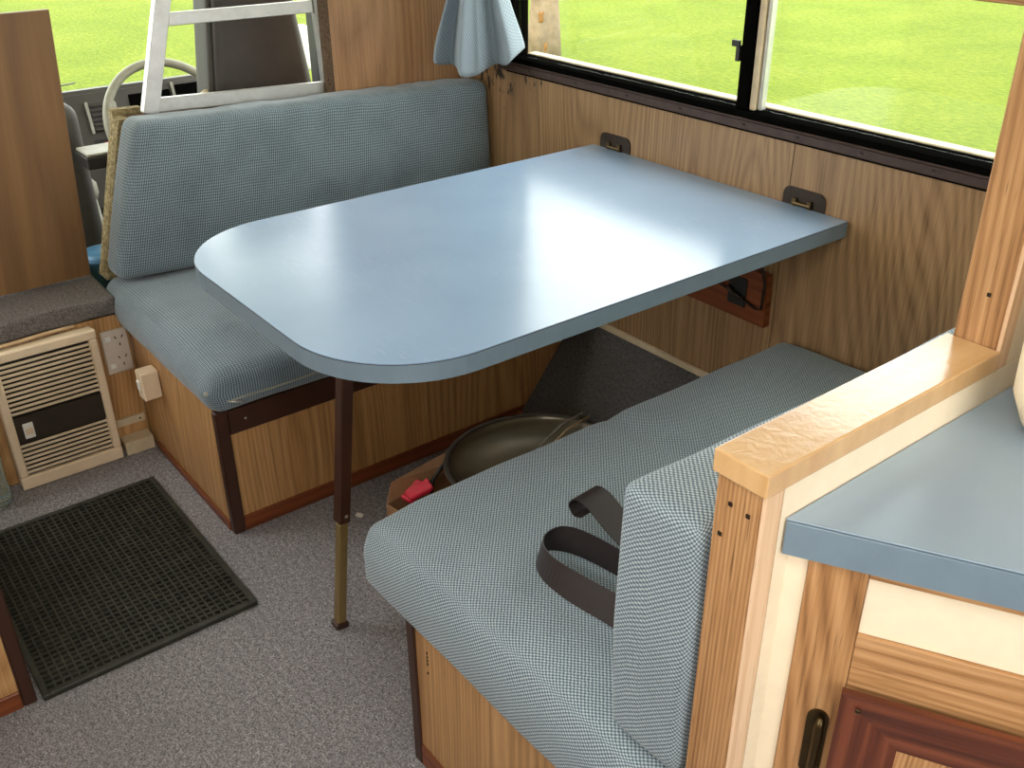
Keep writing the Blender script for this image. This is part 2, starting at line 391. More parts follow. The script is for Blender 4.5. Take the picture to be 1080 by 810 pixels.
# timber blind rail across the head of the rear pane
br = thing('blind_rail', 'brown timber rail across the top of the rear pane of the side window', 'rail', (1.25, -.02, 1.103))
box('rail', .86, 1.50, -.03, -.009, 1.104, 1.16, 'oak', br, swap=True); box('bracket', .86, .875, -.0088, -.0005, 1.11, 1.15, 'frame_brown', br); box('bracket', 1.49, 1.50, -.0088, -.0082, 1.11, 1.15, 'frame_brown', br)

# skewed cab partition: its line runs x = a + k*y
SK = .16
def sx(x, y): return x + SK * y
def skew_box(name, x0, x1, y0, y1, z0, z1, mat, parent=None, ytop=None, swap=False, whole=False):
    bm = bmesh.new(); add_box(bm, x0, x1, y0, y1, z0, z1); bm.normal_update(); box_uv(bm, swap)
    for v in bm.verts:
        if ytop is not None and (whole or v.co.y < (y0 + y1) / 2) and v.co.z > (z0 + z1) / 2: v.co.y += ytop - y0
        v.co.x = sx(v.co.x, v.co.y)
    return link(name, bm, mat, parent, uv=False)
wf = thing('wall_front', 'wood-effect cab partition with a carpet-covered edge', None, (-.12, -.2, 0), None, 'structure')
skew_box('panel', -.125, -.100, -.372, -.001, .7725, 1.95, 'partition_vinyl', wf)
skew_box('carpet_edge', -.13, -.096, -.392, -.3725, .7725, 1.95, 'trim_pile', wf)
skew_box('lower_board', -.135, -.108, -.955, -.001, -.2, .755, 'trim_pile', wf, ytop=-.862)
skew_box('carpet_cap', -.150, -.106, -.858, -.001, .7555, .772, 'trim_pile', wf)
skew_box('pile_end', -.160, -.104, -.978, -.9555, .40, .772, 'tan_pile', wf, ytop=-.882, whole=True)
skew_box('pile_end', -.175, -.151, -.882, -.815, .70, .785, 'tan_pile', wf, ytop=-.880)
# front step wall under the carpeted shelf
wstep = tag(box('wall_step', -.2, -.16, -2.1, -.9792, 0, .352, 'bench_vinyl', bev=0), 'wood-effect riser under the carpeted shelf', None, None, 'structure')

# ================================================================== BENCHES
def bench_base(name, label, x0, x1, y0, y1, front):
    b = thing(name, label, 'bench base', ((x0 + x1) / 2, (y0 + y1) / 2, 0))
    return b
bb = bench_base('bench_base', 'wood-effect bench box with dark brown top rail, by the cab partition', -.16, .346, -.98, -.005, 1)
box('front_panel', .334, .344, -.955, -.004, .037, .244, 'bench_vinyl', bb, bev=0)
box('end_panel', -.158, .328, -.978, -.968, .0, .30, 'bench_vinyl', bb, bev=0)
box('top_board', -.158, .333, -.967, -.006, .288, .302, 'ply_board', bb, bev=0)
box('top_rail', .334, .350, -.955, -.004, .245, .302, 'dark_brown', bb)
box('corner_trim', .328, .351, -.982, -.9555, 0, .304, 'dark_brown', bb, bev=.003)
box('toe_trim', .334, .349, -.955, -.004, 0, .0365, 'toe_timber', bb, swap=True)
box('toe_trim', -.10, .3275, -.984, -.9785, 0, .022, 'toe_timber', bb, swap=True)
bm = bmesh.new(); add_box(bm, .3502, .3515, -.922, -.917, .272, .277, None, .001); link('screw', bm, 'alloy', bb)
rb = bench_base('bench_base', 'wood-effect bench box with orange-brown end panel, against the half-height partition', 1.1, 1.62, -1, 0, -1)
box('front_panel', 1.10, 1.11, -.985, -.006, .05, .30, 'bench_vinyl', rb, bev=0)
box('end_panel', 1.113, 1.614, -.998, -.986, .046, .30, 'bench_vinyl', rb, bev=0)
box('corner_trim', 1.092, 1.1125, -1.002, -.984, 0, .30, 'dark_brown', rb, bev=.002)
box('toe_trim', 1.113, 1.614, -1.001, -.986, 0, .0455, 'toe_timber', rb, swap=True)
box('top_board', 1.111, 1.614, -.985, -.006, .286, .30, 'ply_board', rb, bev=0)
bm = bmesh.new()
for z in (.262, .254, .247, .240, .222): add_box(bm, 1.142, 1.145, -.9989, -.9981, z, z + .004)
link('nail_hole', bm, 'dark_grille', rb)

def wr(p, a, s=18): return a * noise.noise(Vector((p.x * s, p.y * s, p.z * s)))
# front seat cushion
def f_fs(p):
    q = p.copy(); cx = (p.x - .06) / .33; cy = (p.y + .49) / .5
    k = sstep(.33, .41, p.z); q.z += k * (.010 * (1 - min(1, cx * cx)) * (1 - min(1, cy ** 4)) - .022 * sstep(.16, .40, p.x))
    q.y -= .012 * sstep(-.9, -1.0, p.y) * (1 - abs((p.z - .362) / .06)); q.z += wr(p, .0025, 9); return q
fs = tag(link('seat_cushion', rounded(-.245, .372, -.992, -.008, .3045, .418, .034, (28, 36, 4), f_fs), 'fabric_front', None, smooth=True, uv=False), 'blue-grey fabric seat cushion with a zip, on the bench by the cab', 'cushion')
bm = bmesh.new(); tube_bm(bm, [(.3735, -.955 + .95 * i / 20, .337 + .001 * math.sin(i * 2)) for i in range(21)], .0022, 6); o = link('zip_seam', bm, 'dash_pale', fs, smooth=True)
bm = bmesh.new(); tube_bm(bm, [(.371, -.958, .337), (.3765, -.945, .334), (.377, -.93, .328)], .0028, 6); link('zip_pull', bm, 'alloy', fs, smooth=True)
bm = rounded(.348, .362, -.998, -.984, .352, .366, .0065, (2, 2, 2)); link('piping_button', bm, 'dash_pale', fs, smooth=True, uv=False)
# front back cushion: skewed, tapering towards its top at the aisle end
def f_fb(p):
    q = p.copy(); tz = (p.z - .42) / .35
    end = -.985 + .105 * max(0, tz) ** 1.15
    q.y = -.004 + (p.y + .004) * (end + .004) / (-.985 + .004)
    q.x += .012 * (1 - (2 * tz - 1) ** 2) * (1 - ((p.y + .5) / .5) ** 4) * (1 if p.x > -.05 else 0)
    q.x += -.018 * tz + .005
    q.x = sx(q.x, q.y)
    rip = sstep(.66, .77, p.z) * .0045 * noise.noise(Vector((p.y * 26, p.x * 8, p.z * 6)))
    q.x += wr(p, .004, 7) + rip; q.z += wr(p, .003, 8) + rip; return q
tag(link('back_cushion', rounded(-.094, .008, -.985, -.004, .4285, .782, .028, (5, 46, 18), f_fb), 'fabric_front', None, smooth=True, uv=False), 'tall blue-grey fabric back cushion leaning on the cab partition', 'cushion')
# rear seat cushion
def f_rs(p):
    q = p.copy(); top = sstep(.36, .41, p.z)
    q.z += top * (.008 * math.sin(math.pi * max(0, min(1, (p.x - .98) / .52))) - .006 * math.exp(-((p.y + .50) / .02) ** 2) - .008 * sstep(-.9, -1.0, p.y) - .004 * sstep(1.06, .98, p.x))
    low = 1 - top
    q.y -= .014 * sstep(.40, .305, p.z) * sstep(-.94, -.99, p.y)
    q.y -= .010 * math.exp(-((p.z - .375) / .03) ** 2) * sstep(-.9, -1.0, p.y)
    q.z += wr(p, .003, 8); q.x += wr(p + Vector((3, 1, 0)), .003, 7); return q
tag(link('seat_cushion', rounded(.985, 1.617, -1.000, -.006, .3045, .424, .021, (30, 44, 4), f_rs), 'fabric_rear', None, smooth=True, uv=False), 'pale blue woven seat cushion with a black strap lying on it', 'cushion')
# rear back cushion
def f_rbk(p):
    q = p.copy(); q.z += -.010 * math.sin(math.pi * max(0, min(1, (p.y + .95) / .75))) * sstep(.6, .76, p.z)
    q.x += wr(p, .003, 7); q.z += wr(p, .003, 10)
    if p.x < 1.55: q.x -= .006 * math.sin(math.pi * max(0, min(1, (p.z - .42) / .34)))
    return q
tag(link('back_cushion', rounded(1.512, 1.616, -.985, -.006, .430, .762, .013, (5, 44, 16), f_rbk), 'fabric_rear', None, smooth=True, uv=False), 'blue woven back cushion standing against the oak post', 'cushion')

# strap: one ribbon with two loops
def ribbon(name, pts, wid, mat, parent=None, sub=6, th=.0016):
    n = len(pts); P = [Vector(p) for p in pts]; Wv = [Vector(w) for w in wid]
    def cr(A, i, t):
        a, b, c, d = A[max(i - 1, 0)], A[i], A[i + 1], A[min(i + 2, n - 1)]
        return .5 * ((2 * b) + (c - a) * t + (2 * a - 5 * b + 4 * c - d) * t * t + (3 * b - a - 3 * c + d) * t ** 3)
    C = []; D = []
    for i in range(n - 1):
        for k in range(sub): C.append(cr(P, i, k / sub)); D.append(cr(Wv, i, k / sub))
    C.append(P[-1]); D.append(Wv[-1])
    bm = bmesh.new(); rows = []
    for i in range(len(C)):
        tg = (C[min(i + 1, len(C) - 1)] - C[max(i - 1, 0)]).normalized(); nn = tg.cross(D[i]).normalized() * th / 2
        w = D[i] / 2
        rows.append([bm.verts.new(C[i] + q) for q in (-w - nn, w - nn, w + nn, -w + nn)])
    for a, b in zip(rows, rows[1:]):
        for k in range(4): bm.faces.new((a[k], a[(k + 1) % 4], b[(k + 1) % 4], b[k]))
    bm.faces.new(rows[0][::-1]); bm.faces.new(rows[-1]); bmesh.ops.recalc_face_normals(bm, faces=bm.faces)
    o = link(name, bm, mat, parent)
    return o
st = thing('webbing_strap', 'black webbing strap looped on the pale blue rear seat cushion', 'strap', (1.36, -.82, .43))
lp_ = [(p[0], p[1] + .006, p[2]) for p in [(1.50, -.855, .452), (1.44, -.870, .453), (1.39, -.878, .454), (1.335, -.888, .455), (1.288, -.892, .457), (1.256, -.882, .459), (1.243, -.862, .461), (1.250, -.838, .461), (1.282, -.820, .459), (1.34, -.808, .457), (1.42, -.797, .456), (1.50, -.78, .456)]]
ribbon('lower_loop', lp_, [(.0, .022, .034), (.0, .022, .034), (.0, .022, .034), (.0, .020, .035), (.006, .012, .037), (.010, .004, .040), (.008, .004, .040), (.004, .010, .040), (.002, .008, .040), (.002, .006, .040), (.002, .006, .040), (0, .006, .040)], 'webbing', st)
ribbon('upper_curl', [(1.50, -.775, .458), (1.43, -.775, .462), (1.36, -.775, .474), (1.30, -.775, .492), (1.262, -.775, .508), (1.236, -.775, .506), (1.226, -.775, .491), (1.236, -.775, .479), (1.252, -.775, .484)],
       [(.0, .044, .012), (.0, .044, .01)] + [(.0, .045, .004)] * 7, 'webbing', st)

# ================================================================== TABLE
tb = thing('dining_table', 'pale blue laminate table with rounded end on one folding leg', 'table', (.74, -.52, 0))
tx0, tx1, ty = .392, 1.092, -1.040
def table_outline(ins=0., n=14, r=.19):
    x0, x1, y0 = tx0 + ins, tx1 - ins, ty + ins; rr = r - ins
    pts = [(x1, -.003), (x0, -.003)]
    for k in range(n + 1):
        a = math.pi + (math.pi / 2) * k / n; pts.append((x0 + rr + rr * math.cos(a), y0 + rr + rr * math.sin(a)))
    for k in range(n + 1):
        a = 1.5 * math.pi + (math.pi / 2) * k / n; pts.append((x1 - rr + rr * math.cos(a), y0 + rr + rr * math.sin(a)))
    return pts
prism('table_top', table_outline(.0008), .6985, .700, 'blue_laminate', tb)
prism('core_board', table_outline(.002), .670, .6984, 'ply_board', tb)
def band(name, ins0, ins1, z0, z1, mat):
    a = table_outline(ins0)[1:] + [table_outline(ins0)[0]]; b = table_outline(ins1)[1:] + [table_outline(ins1)[0]]
    bm = bmesh.new(); R4 = []
    for (p, q) in zip(a, b): R4.append([bm.verts.new((p[0], p[1], z0)), bm.verts.new((p[0], p[1], z1)), bm.verts.new((q[0], q[1], z1)), bm.verts.new((q[0], q[1], z0))])
    for u, w in zip(R4, R4[1:]):
        for k in range(4): bm.faces.new((u[k], u[(k + 1) % 4], w[(k + 1) % 4], w[k]))
    bm.faces.new(R4[0]); bm.faces.new(R4[-1][::-1]); bmesh.ops.recalc_face_normals(bm, faces=bm.faces)
    return link(name, bm, mat, tb)
band('edge_band', 0, .0018, .670, .6975, 'edge_blue'); band('edge_line', .0002, .0018, .6976, .6984, 'edge_line')
foot = Vector((.742, -.945, 0)); topp = Vector((.742, -.866, .668)); dv = (topp - foot).normalized()
def leg_piece(name, z0, z1, w, mat, parent):
    bm = bmesh.new(); a = foot + dv * (z0 / dv.z); b = foot + dv * (z1 / dv.z); L = (b - a).length
    add_box(bm, -w / 2, w / 2, -w / 2, w / 2, 0, L, None, .002)
    bm.normal_update(); box_uv(bm)
    q = dv.to_track_quat('Z', 'X').to_matrix().to_4x4(); bmesh.ops.transform(bm, matrix=Matrix.Translation(a) @ q, verts=bm.verts)
    return link(name, bm, mat, parent, uv=False)
lg = leg_piece('leg', .235, .66, .0235, 'dark_brown', tb); leg_piece('inner_tube', .012, .2345, .018, 'brass_tube', lg); leg_piece('foot_cap', .001, .014, .026, 'dark_brown', lg)
bm = bmesh.new(); add_box(bm, .7538, .7550, foot.y + .0287, foot.y + .0347, .248, .254, None, .0005); link('lock_pin', bm, 'alloy', lg)
for x in (.415, .940):
    bm = bmesh.new(); rr = .016; prf = [(x, .655), (x + .098, .655)] + [(x + .098 - rr + rr * math.cos(q), .735 - rr + rr * math.sin(q)) for q in (0, .4, .8, 1.2, 1.57)] + [(x + rr + rr * math.cos(q), .735 - rr + rr * math.sin(q)) for q in (1.57, 1.97, 2.37, 2.77, 3.14)]
    f = bm.faces.new([bm.verts.new((px, -.0028, pz)) for px, pz in prf]); r = bmesh.ops.extrude_face_region(bm, geom=[f]); bmesh.ops.translate(bm, verts=[v for v in r['geom'] if isinstance(v, bmesh.types.BMVert)], vec=(0, .0022, 0)); bmesh.ops.recalc_face_normals(bm, faces=bm.faces)
    h = link('hinge_plate', bm, 'hinge_iron', tb)
    bm = bmesh.new(); tube_bm(bm, [(x + .028, -.006, .706), (x + .068, -.006, .706)], .0038, 8)
    for q in (.03, .065): add_box(bm, x + q - .005, x + q + .005, -.008, -.003, .700, .716, None, .001)
    link('hook', bm, 'old_brass', h)
wb = thing('wall_latch_block', 'reddish timber block with black catch, on the wall under the table', 'latch block', (.83, -.01, .44))
bm = bmesh.new()
prof = [(.66, .435), (.945, .432), (.94, .545), (.66, .57)]
vs = [bm.verts.new((x, -.0185, z)) for x, z in prof]; f = bm.faces.new(vs); r = bmesh.ops.extrude_face_region(bm, geom=[f]); bmesh.ops.translate(bm, verts=[v for v in r['geom'] if isinstance(v, bmesh.types.BMVert)], vec=(0, .018, 0)); bmesh.ops.recalc_face_normals(bm, faces=bm.faces)
link('block', bm, 'toe_timber', wb, swap=True)
k = box('catch_plate', .845, .893, -.0215, -.0188, .460, .525, 'black_plastic', wb); bm = bmesh.new(); tube_bm(bm, [(.85, -.026, .498), (.87, -.030, .488), (.89, -.026, .480)], .005, 8); link('catch_hook', bm, 'hinge_iron', k, smooth=True)
tube('spring_rod', [(.70, -.024, .52), (.84, -.024, .492), (.925, -.024, .470), (.938, -.024, .474), (.94, -.024, .53), (.925, -.024, .575), (.915, -.024, .64)], .003, 'hinge_iron', wb, 8)

# ================================================================== HALF-HEIGHT PARTITION AND PILLAR
hp = thing('half_partition', 'half-height partition with oak end post and glossy pine cap', 'partition', (1.648, -.79, 0))
box('post', 1.622, 1.672, -.976, -.952, 0, .8275, 'oak', hp, bev=.0012)
box('raw_edge', 1.6725, 1.6765, -.976, -.9525, 0, .8275, 'raw_oak', hp, bev=.0004)
box('cream_panel', 1.6725, 1.6765, -.952, -.002, 0, .8275, 'cream_paint', hp, bev=0)
box('seat_side_panel', 1.6185, 1.6215, -.951, -.002, 0, .8275, 'bench_vinyl', hp, bev=0)
box('core', 1.6218, 1.672, -.951, -.002, 0, .8275, 'ply_board', hp, bev=0)
box('cap_rail', 1.618, 1.678, -.980, -.608, .828, .852, 'varnished_pine', hp, bev=.0018, seg=2, swap=True)
bm = bmesh.new()
for (x, z) in ((1.640, .802), (1.632, .765), (1.660, .80)): add_box(bm, x - .002, x + .002, -.9775, -.9762, z - .002, z + .002)
link('nail', bm, 'hinge_iron', hp)
pl = thing('pillar', 'tall oak pillar rising from the end of the pine cap', 'pillar', (1.648, -.5, .828))
box('front_face', 1.624, 1.672, -.607, -.586, .8285, 1.949, 'oak', pl); box('raw_edge', 1.6725, 1.677, -.607, -.586, .8285, 1.949, 'raw_oak', pl, bev=.0004)
box('web', 1.626, 1.676, -.585, -.002, .8285, 1.949, 'cream_paint', pl, bev=0)
bm = bmesh.new(); add_box(bm, 1.650, 1.654, -.6085, -.6072, .905, .909); link('nail', bm, 'hinge_iron', pl)

# ================================================================== GALLEY
TH = math.radians(28.5); A0 = Vector((1.678, -.945, 0)); tv = Vector((math.cos(TH), math.sin(TH), 0)); nv = Vector((math.sin(TH), -math.cos(TH), 0))
def gp(s, d=0): p = A0 + tv * s + nv * d; return (p.x, p.y)
ct = thing('worktop', 'blue laminate galley worktop beside the half-height partition', 'worktop', (2.0, -.5, .752))
wo = [gp(0), gp(.85), (gp(.85)[0], -.002), (1.678, -.002)]
prism('top_sheet', wo, .7925, .794, 'blue_worktop', ct); prism('board', [gp(.0005, -.002), gp(.85, -.002), (gp(.85)[0], -.003), (1.679, -.003)], .755, .7918, 'toe_timber', ct)
M3 = Matrix(((tv.x, nv.x, 0, A0.x), (tv.y, nv.y, 0, A0.y), (0, 0, 1, 0), (0, 0, 0, 1)))
def gbox(name, s0, s1, d0, d1, z0, z1, mat, parent, bev=.001, swap=False): return box(name, s0, s1, d0, d1, z0, z1, mat, parent, bev, 1, swap, M3)
gbox('edge_band', .0005, .85, -.0018, .0015, .756, .7915, 'edge_blue', ct, .0004)
cb = thing('galley_cabinet', 'oak and cream galley cabinet under the blue worktop', 'cabinet', (2.0, -.6, 0))
gbox('stile', .024, .0760, -.030, -.008, 0, .7545, 'oak', cb)
gbox('filler', .0005, .0235, -.030, -.012, 0, .7545, 'cream_paint', cb, 0)
gbox('top_rail', .0765, .80, -.030, -.009, .7435, .7545, 'oak', cb, .0005, True)
gbox('drawer_front', .0765, .80, -.030, -.013, .678, .743, 'cream_paint', cb, .0005)
gbox('rail', .0765, .80, -.030, -.0085, .55, .6775, 'oak', cb, .0005, True)
gbox('carcass_back', .03, .80, -.05, -.031, 0, .75, 'ply_board', cb, 0)
d = gbox('door', .100, .44, -.006, .002, .06, .58, 'mahogany', cb)
def door_bar(nm, pts):      # moulded frame members with mitred ends
    bm = bmesh.new(); lo = [bm.verts.new((s, .0022, z)) for s, z in pts]
    w = [bm.verts.new((s, h, z)) for (s, z), h in zip(pts, (.010, .010, .004, .004))]
    bm.faces.new(lo); bm.faces.new(w[::-1])
    for k in range(4): bm.faces.new((lo[k], lo[(k + 1) % 4], w[(k + 1) % 4], w[k]))
    bmesh.ops.recalc_face_normals(bm, faces=bm.faces); bm.normal_update(); box_uv(bm, swap=(nm == 'rail'))
    bmesh.ops.transform(bm, matrix=M3, verts=bm.verts); bmesh.ops.recalc_face_normals(bm, faces=bm.faces)
    link('door_' + nm, bm, 'mahogany', d, uv=False)
o0, o1, p0, p1 = .0735, .46, .04, .622; w = .058
door_bar('rail', [(o0, p1), (o1, p1), (o1 - w, p1 - w), (o0 + w, p1 - w)]); door_bar('rail', [(o0, p0), (o1, p0), (o1 - w, p0 + w), (o0 + w, p0 + w)])
door_bar('stile', [(o0, p0), (o0, p1), (o0 + w, p1 - w), (o0 + w, p0 + w)]); door_bar('stile', [(o1, p0), (o1, p1), (o1 - w, p1 - w), (o1 - w, p0 + w)])
gbox('centre_panel', o0 + w, o1 - w, .0022, .0035, p0 + w, p1 - w, 'oak', d, 0)
bm = bmesh.new(); add_box(bm, .088, .093, .0102, .0115, .603, .608, None, .001); bmesh.ops.transform(bm, matrix=M3, verts=bm.verts); link('screw', bm, 'old_brass', d)
bm = bmesh.new(); hp_ = [(.0575 + .0105 * math.cos(a), (.565 if math.sin(a) >= 0 else .50) + .012 * math.sin(a)) for a in [2 * math.pi * k / 20 for k in range(20)]]
f = bm.faces.new([bm.verts.new((px, -.0055, pz)) for px, pz in hp_]); r = bmesh.ops.extrude_face_region(bm, geom=[f]); bmesh.ops.translate(bm, verts=[v for v in r['geom'] if isinstance(v, bmesh.types.BMVert)], vec=(0, -.0022, 0))
bmesh.ops.transform(bm, matrix=M3, verts=bm.verts); bmesh.ops.recalc_face_normals(bm, faces=bm.faces); hg = link('hinge', bm, 'old_brass', cb)
bm = bmesh.new(); tube_bm(bm, [gp(.060, -.001) + (.488,), gp(.060, -.001) + (.5,), gp(.060, -.001) + (.56,), gp(.060, -.001) + (.572,)], [.003, .0052, .0052, .003], 12); link('knuckle', bm, 'old_brass', hg, smooth=True)
lathe('canister', [(0, 0), (.045, .002), (.066, .012), (.078, .04), (.080, .10), (.076, .17), (.068, .185), (0, .19)], (1.782, -.605, .7945), 'cream_paint')
tag(bpy.data.objects['canister'], 'cream rounded canister on the blue worktop beside the pillar', 'canister')

# ================================================================== FLOOR THINGS
# rubber mat: rim, sheet and grid of ridges
mat_ = thing('door_mat', 'black rubber grid mat lying on the grey carpet', 'mat', (.31, -1.24, 0))
MX0, MX1, MY0, MY1 = .026, .588, -1.447, -1.042
box('base_sheet', MX0, MX1, MY0, MY1, .001, .004, 'mat_rubber', mat_, bev=0)
bm = bmesh.new()
for (a, b, c, d_) in ((MX0, MX1, MY0, MY0 + .012), (MX0, MX1, MY1 - .012, MY1), (MX0, MX0 + .012, MY0 + .012, MY1 - .012), (MX1 - .012, MX1, MY0 + .012, MY1 - .012)): add_box(bm, a, b, c, d_, .004, .0115, None, .0015)
link('rim', bm, 'mat_rubber', mat_)
bm = bmesh.new(); nx, ny = 38, 27
for i in range(1, nx):
    x = MX0 + .012 + (MX1 - MX0 - .024) * i / nx; add_box(bm, x - .0018, x + .0018, MY0 + .012, MY1 - .012, .004, .0095)
for j in range(1, ny):
    y = MY0 + .012 + (MY1 - MY0 - .024) * j / ny; add_box(bm, MX0 + .012, MX1 - .012, y - .0018, y + .0018, .004, .010)
tag(link('ridge_grid', bm, 'mat_rubber', mat_), None, kind='stuff')
# heater
ht = thing('wall_heater', 'cream louvred heater panel with dark band, standing under the carpeted shelf', 'heater', (-.135, -1.18, 0))
hy0, hy1, hxf = -1.298, -1.064, -.112
box('case', -.155, -.128, hy0, hy1, .002, .345, 'cream_plastic', ht, bev=.004)
box('grille_back', -.1278, -.1258, hy0 + .018, hy1 - .018, .034, .326, 'dark_grille', ht, bev=0)
for (a, b, c, e) in ((hy0, hy1, .326, .349), (hy0, hy1, .001, .034), (hy0, hy0 + .019, .0345, .3255), (hy1 - .019, hy1, .0345, .3255)):
    box('frame_bar', -.1275, hxf, a, b, c, e, 'cream_plastic', ht, bev=.003)
z = .194
first = None
def louvre(z):
    global first
    if first is None:
        bm = bmesh.new(); add_box(bm, -.005, .005, hy0 + .0192, hy1 - .0192, -.0032, .0032, None, .0008)
        bmesh.ops.transform(bm, matrix=Matrix.Rotation(math.radians(-28), 4, 'Y'), verts=bm.verts)
        bmesh.ops.translate(bm, verts=bm.verts, vec=(-.119, 0, z)); first = link('louvre', bm, 'louvre', ht); first['z0'] = z
        return
    c = first.copy(); COL.objects.link(c); c.location.z += z - first['z0']
for i in range(11): louvre(.1965 + .0118 * i)
for i in range(7): louvre(.043 + .0115 * i)
del first['z0']
for c in ht.children:
    if 'z0' in c: del c['z0']
bd = box('dark_band', -.1255, -.114, hy0 + .0192, hy1 - .0192, .122, .188, 'dark_grille', ht, bev=.001)
sw = box('rocker_switch', -.1138, -.1095, -1.264, -1.242, .132, .170, 'white_plastic', ht, bev=.001)
box('rocker', -.1094, -.1070, -1.261, -1.245, .142, .158, 'cream_plastic', sw, bev=.001)
tube('power_cord', [(-.135, -1.36, .352), (-.140, -1.30, .3545), (-.142, -1.22, .3545), (-.146, -1.15, .356), (-.152, -1.10, .3535)], .0042, 'cord_beige', ht, 8)
# sockets
so = thing('wall_socket', 'double power socket on the riser beside the heater', 'socket', (-.158, -1.01, .2))
box('plate', -.1595, -.153, -1.047, -.986, .206, .318, 'socket_plate', so, bev=.002)
for z in (.293, .222): box('toggle', -.1528, -.149, -1.040, -1.027, z, z + .012, 'white_plastic', so, bev=.001)
for z0 in (.288, .236):
    bm = bmesh.new()
    for (dy, dz, a) in ((-.007, .010, .5), (.009, .010, -.5), (.001, -.009, 0)):
        add_box(bm, -.15295, -.1522, -.0013, .0013, -.0038, .0038, Matrix.Translation((0, -1.008 + dy, z0 + dz)) @ Matrix.Rotation(a, 4, 'X'))
    link('pin_slots', bm, 'black_plastic', so)
sb = thing('switch_box', 'small cream switch box fixed to the end of the front bench', 'switch', (-.006, -1.0, .197))
box('housing', -.026, .013, -1.021, -.979, .197, .268, 'cream_plastic', sb, bev=.003)
box('side_switch', -.014, .002, -1.0250, -1.0212, .222, .246, 'white_plastic', sb, bev=.001)
# cream step block by the heater
sp = thing('floor_step', 'small beige block on the floor beside the heater', 'block', (-.13, -1.03, 0))
box('block', -.1595, -.112, -1.055, -.9855, .001, .036, 'beige_step', sp, bev=.002); box('back_strip', -.1597, -.152, -1.06, -.9855, .062, .082, 'beige_step', sp, bev=.001); bm = bmesh.new(); add_box(bm, -.1518, -.1505, -1.0, -.996, .070, .074); link('screw', bm, 'hinge_iron', sp)
box('web', -.1596, -.1545, -1.055, -.9855, .0362, .0618, 'bench_vinyl', sp, bev=0)
# carpeted shelf
def f_sh(p):
    q = p.copy(); q.z += wr(p, .006, 12); q.x += wr(p, .004, 14); return q
tag(link('carpeted_shelf', rounded(-.46, -.150, -1.70, -.995, .354, .402, .010, (16, 24, 2), f_sh), 'shelf_carpet', None, smooth=True, uv=False), 'grey carpeted shelf above the cream heater', 'shelf')
# ply board standing on the shelf
bm = bmesh.new(); add_box(bm, -.312, -.294, -1.55, -1.004, .409, 1.012, None, .001); bm.normal_update(); box_uv(bm)
for v in bm.verts: v.co.y += (v.co.z - .40) * .06
tag(link('plywood_board', bm, 'ply_board', None, uv=False), 'brown plywood board standing on the carpeted shelf', 'board')
# bottle at the heater's left
bt = thing('water_bottle', 'clear plastic bottle on the floor left of the heater', 'bottle', (-.10, -1.36, 0))
lathe('body', [(0, .001), (.030, .001), (.034, .008), (.034, .05), (.031, .06), (.034, .07), (.034, .13), (.012, .17), (.012, .185), (0, .186)], (-.10, -1.36, 0), 'clear_plastic', bt, 28)
lathe('cap', [(.0, .2), (.014, .2), (.014, .1865), (0, .1865)], (-.10, -1.36, 0), 'blue_tub', bt, 20)
# blue tub in the gap by the board
tu = thing('plastic_tub', 'blue plastic tub in the gap beside the plywood board', 'tub', (-.52, -.945, .30))
lathe('body', [(0, .0), (.038, 0), (.048, .09), (.052, .092), (.052, .10), (.046, .1), (.036, .01), (0, .01)], (-.44, -.93, .300), 'blue_tub', tu, 24)
lathe('lid', [(.053, .098), (.053, .108), (.03, .113), (0, .113)], (-.44, -.93, .302), 'blue_tub', tu, 24)
box('stand', -.50, -.38, -.985, -.87, .2, .299, 'trim_pile', tu, bev=.002)
# cabinet corner at the lower left
lc = thing('side_cabinet', 'wood-effect cabinet with dark brown corner trim at the lower left', 'cabinet', (.35, -1.75, 0))
box('end_panel', .564, .576, -2.05, -1.479, .037, .44, 'bench_vinyl', lc, bev=0); box('corner_trim', .558, .581, -1.478, -1.456, 0, .45, 'dark_brown', lc, bev=.003)
box('toe_trim', .564, .580, -2.05, -1.479, 0, .0365, 'toe_timber', lc, swap=True); box('side_panel', .02, .5575, -1.474, -1.463, 0, .44, 'bench_vinyl', lc, bev=0); box('top', .02, .557, -2.05, -1.463, .441, .455, 'blue_worktop', lc)
box('carpet_strip', .10, .50, -1.4625, -1.4485, .0, .030, 'shelf_carpet', lc, bev=.002)
# sloping carpeted kick at the foot of the window wall
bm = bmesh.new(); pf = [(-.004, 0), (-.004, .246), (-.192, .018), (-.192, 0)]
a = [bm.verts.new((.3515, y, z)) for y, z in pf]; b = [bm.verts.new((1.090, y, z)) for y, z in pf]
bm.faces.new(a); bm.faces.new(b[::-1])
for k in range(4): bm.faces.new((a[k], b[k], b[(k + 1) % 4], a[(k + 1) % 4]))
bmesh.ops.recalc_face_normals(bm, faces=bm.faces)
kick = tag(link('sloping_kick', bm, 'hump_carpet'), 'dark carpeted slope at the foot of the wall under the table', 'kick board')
box('wall_bead', .352, 1.09, -.012, -.001, .2475, .262, 'beige_step', kick); box('toe_trim', .352, 1.09, -.204, -.193, .0, .03, 'toe_timber', kick, swap=True)
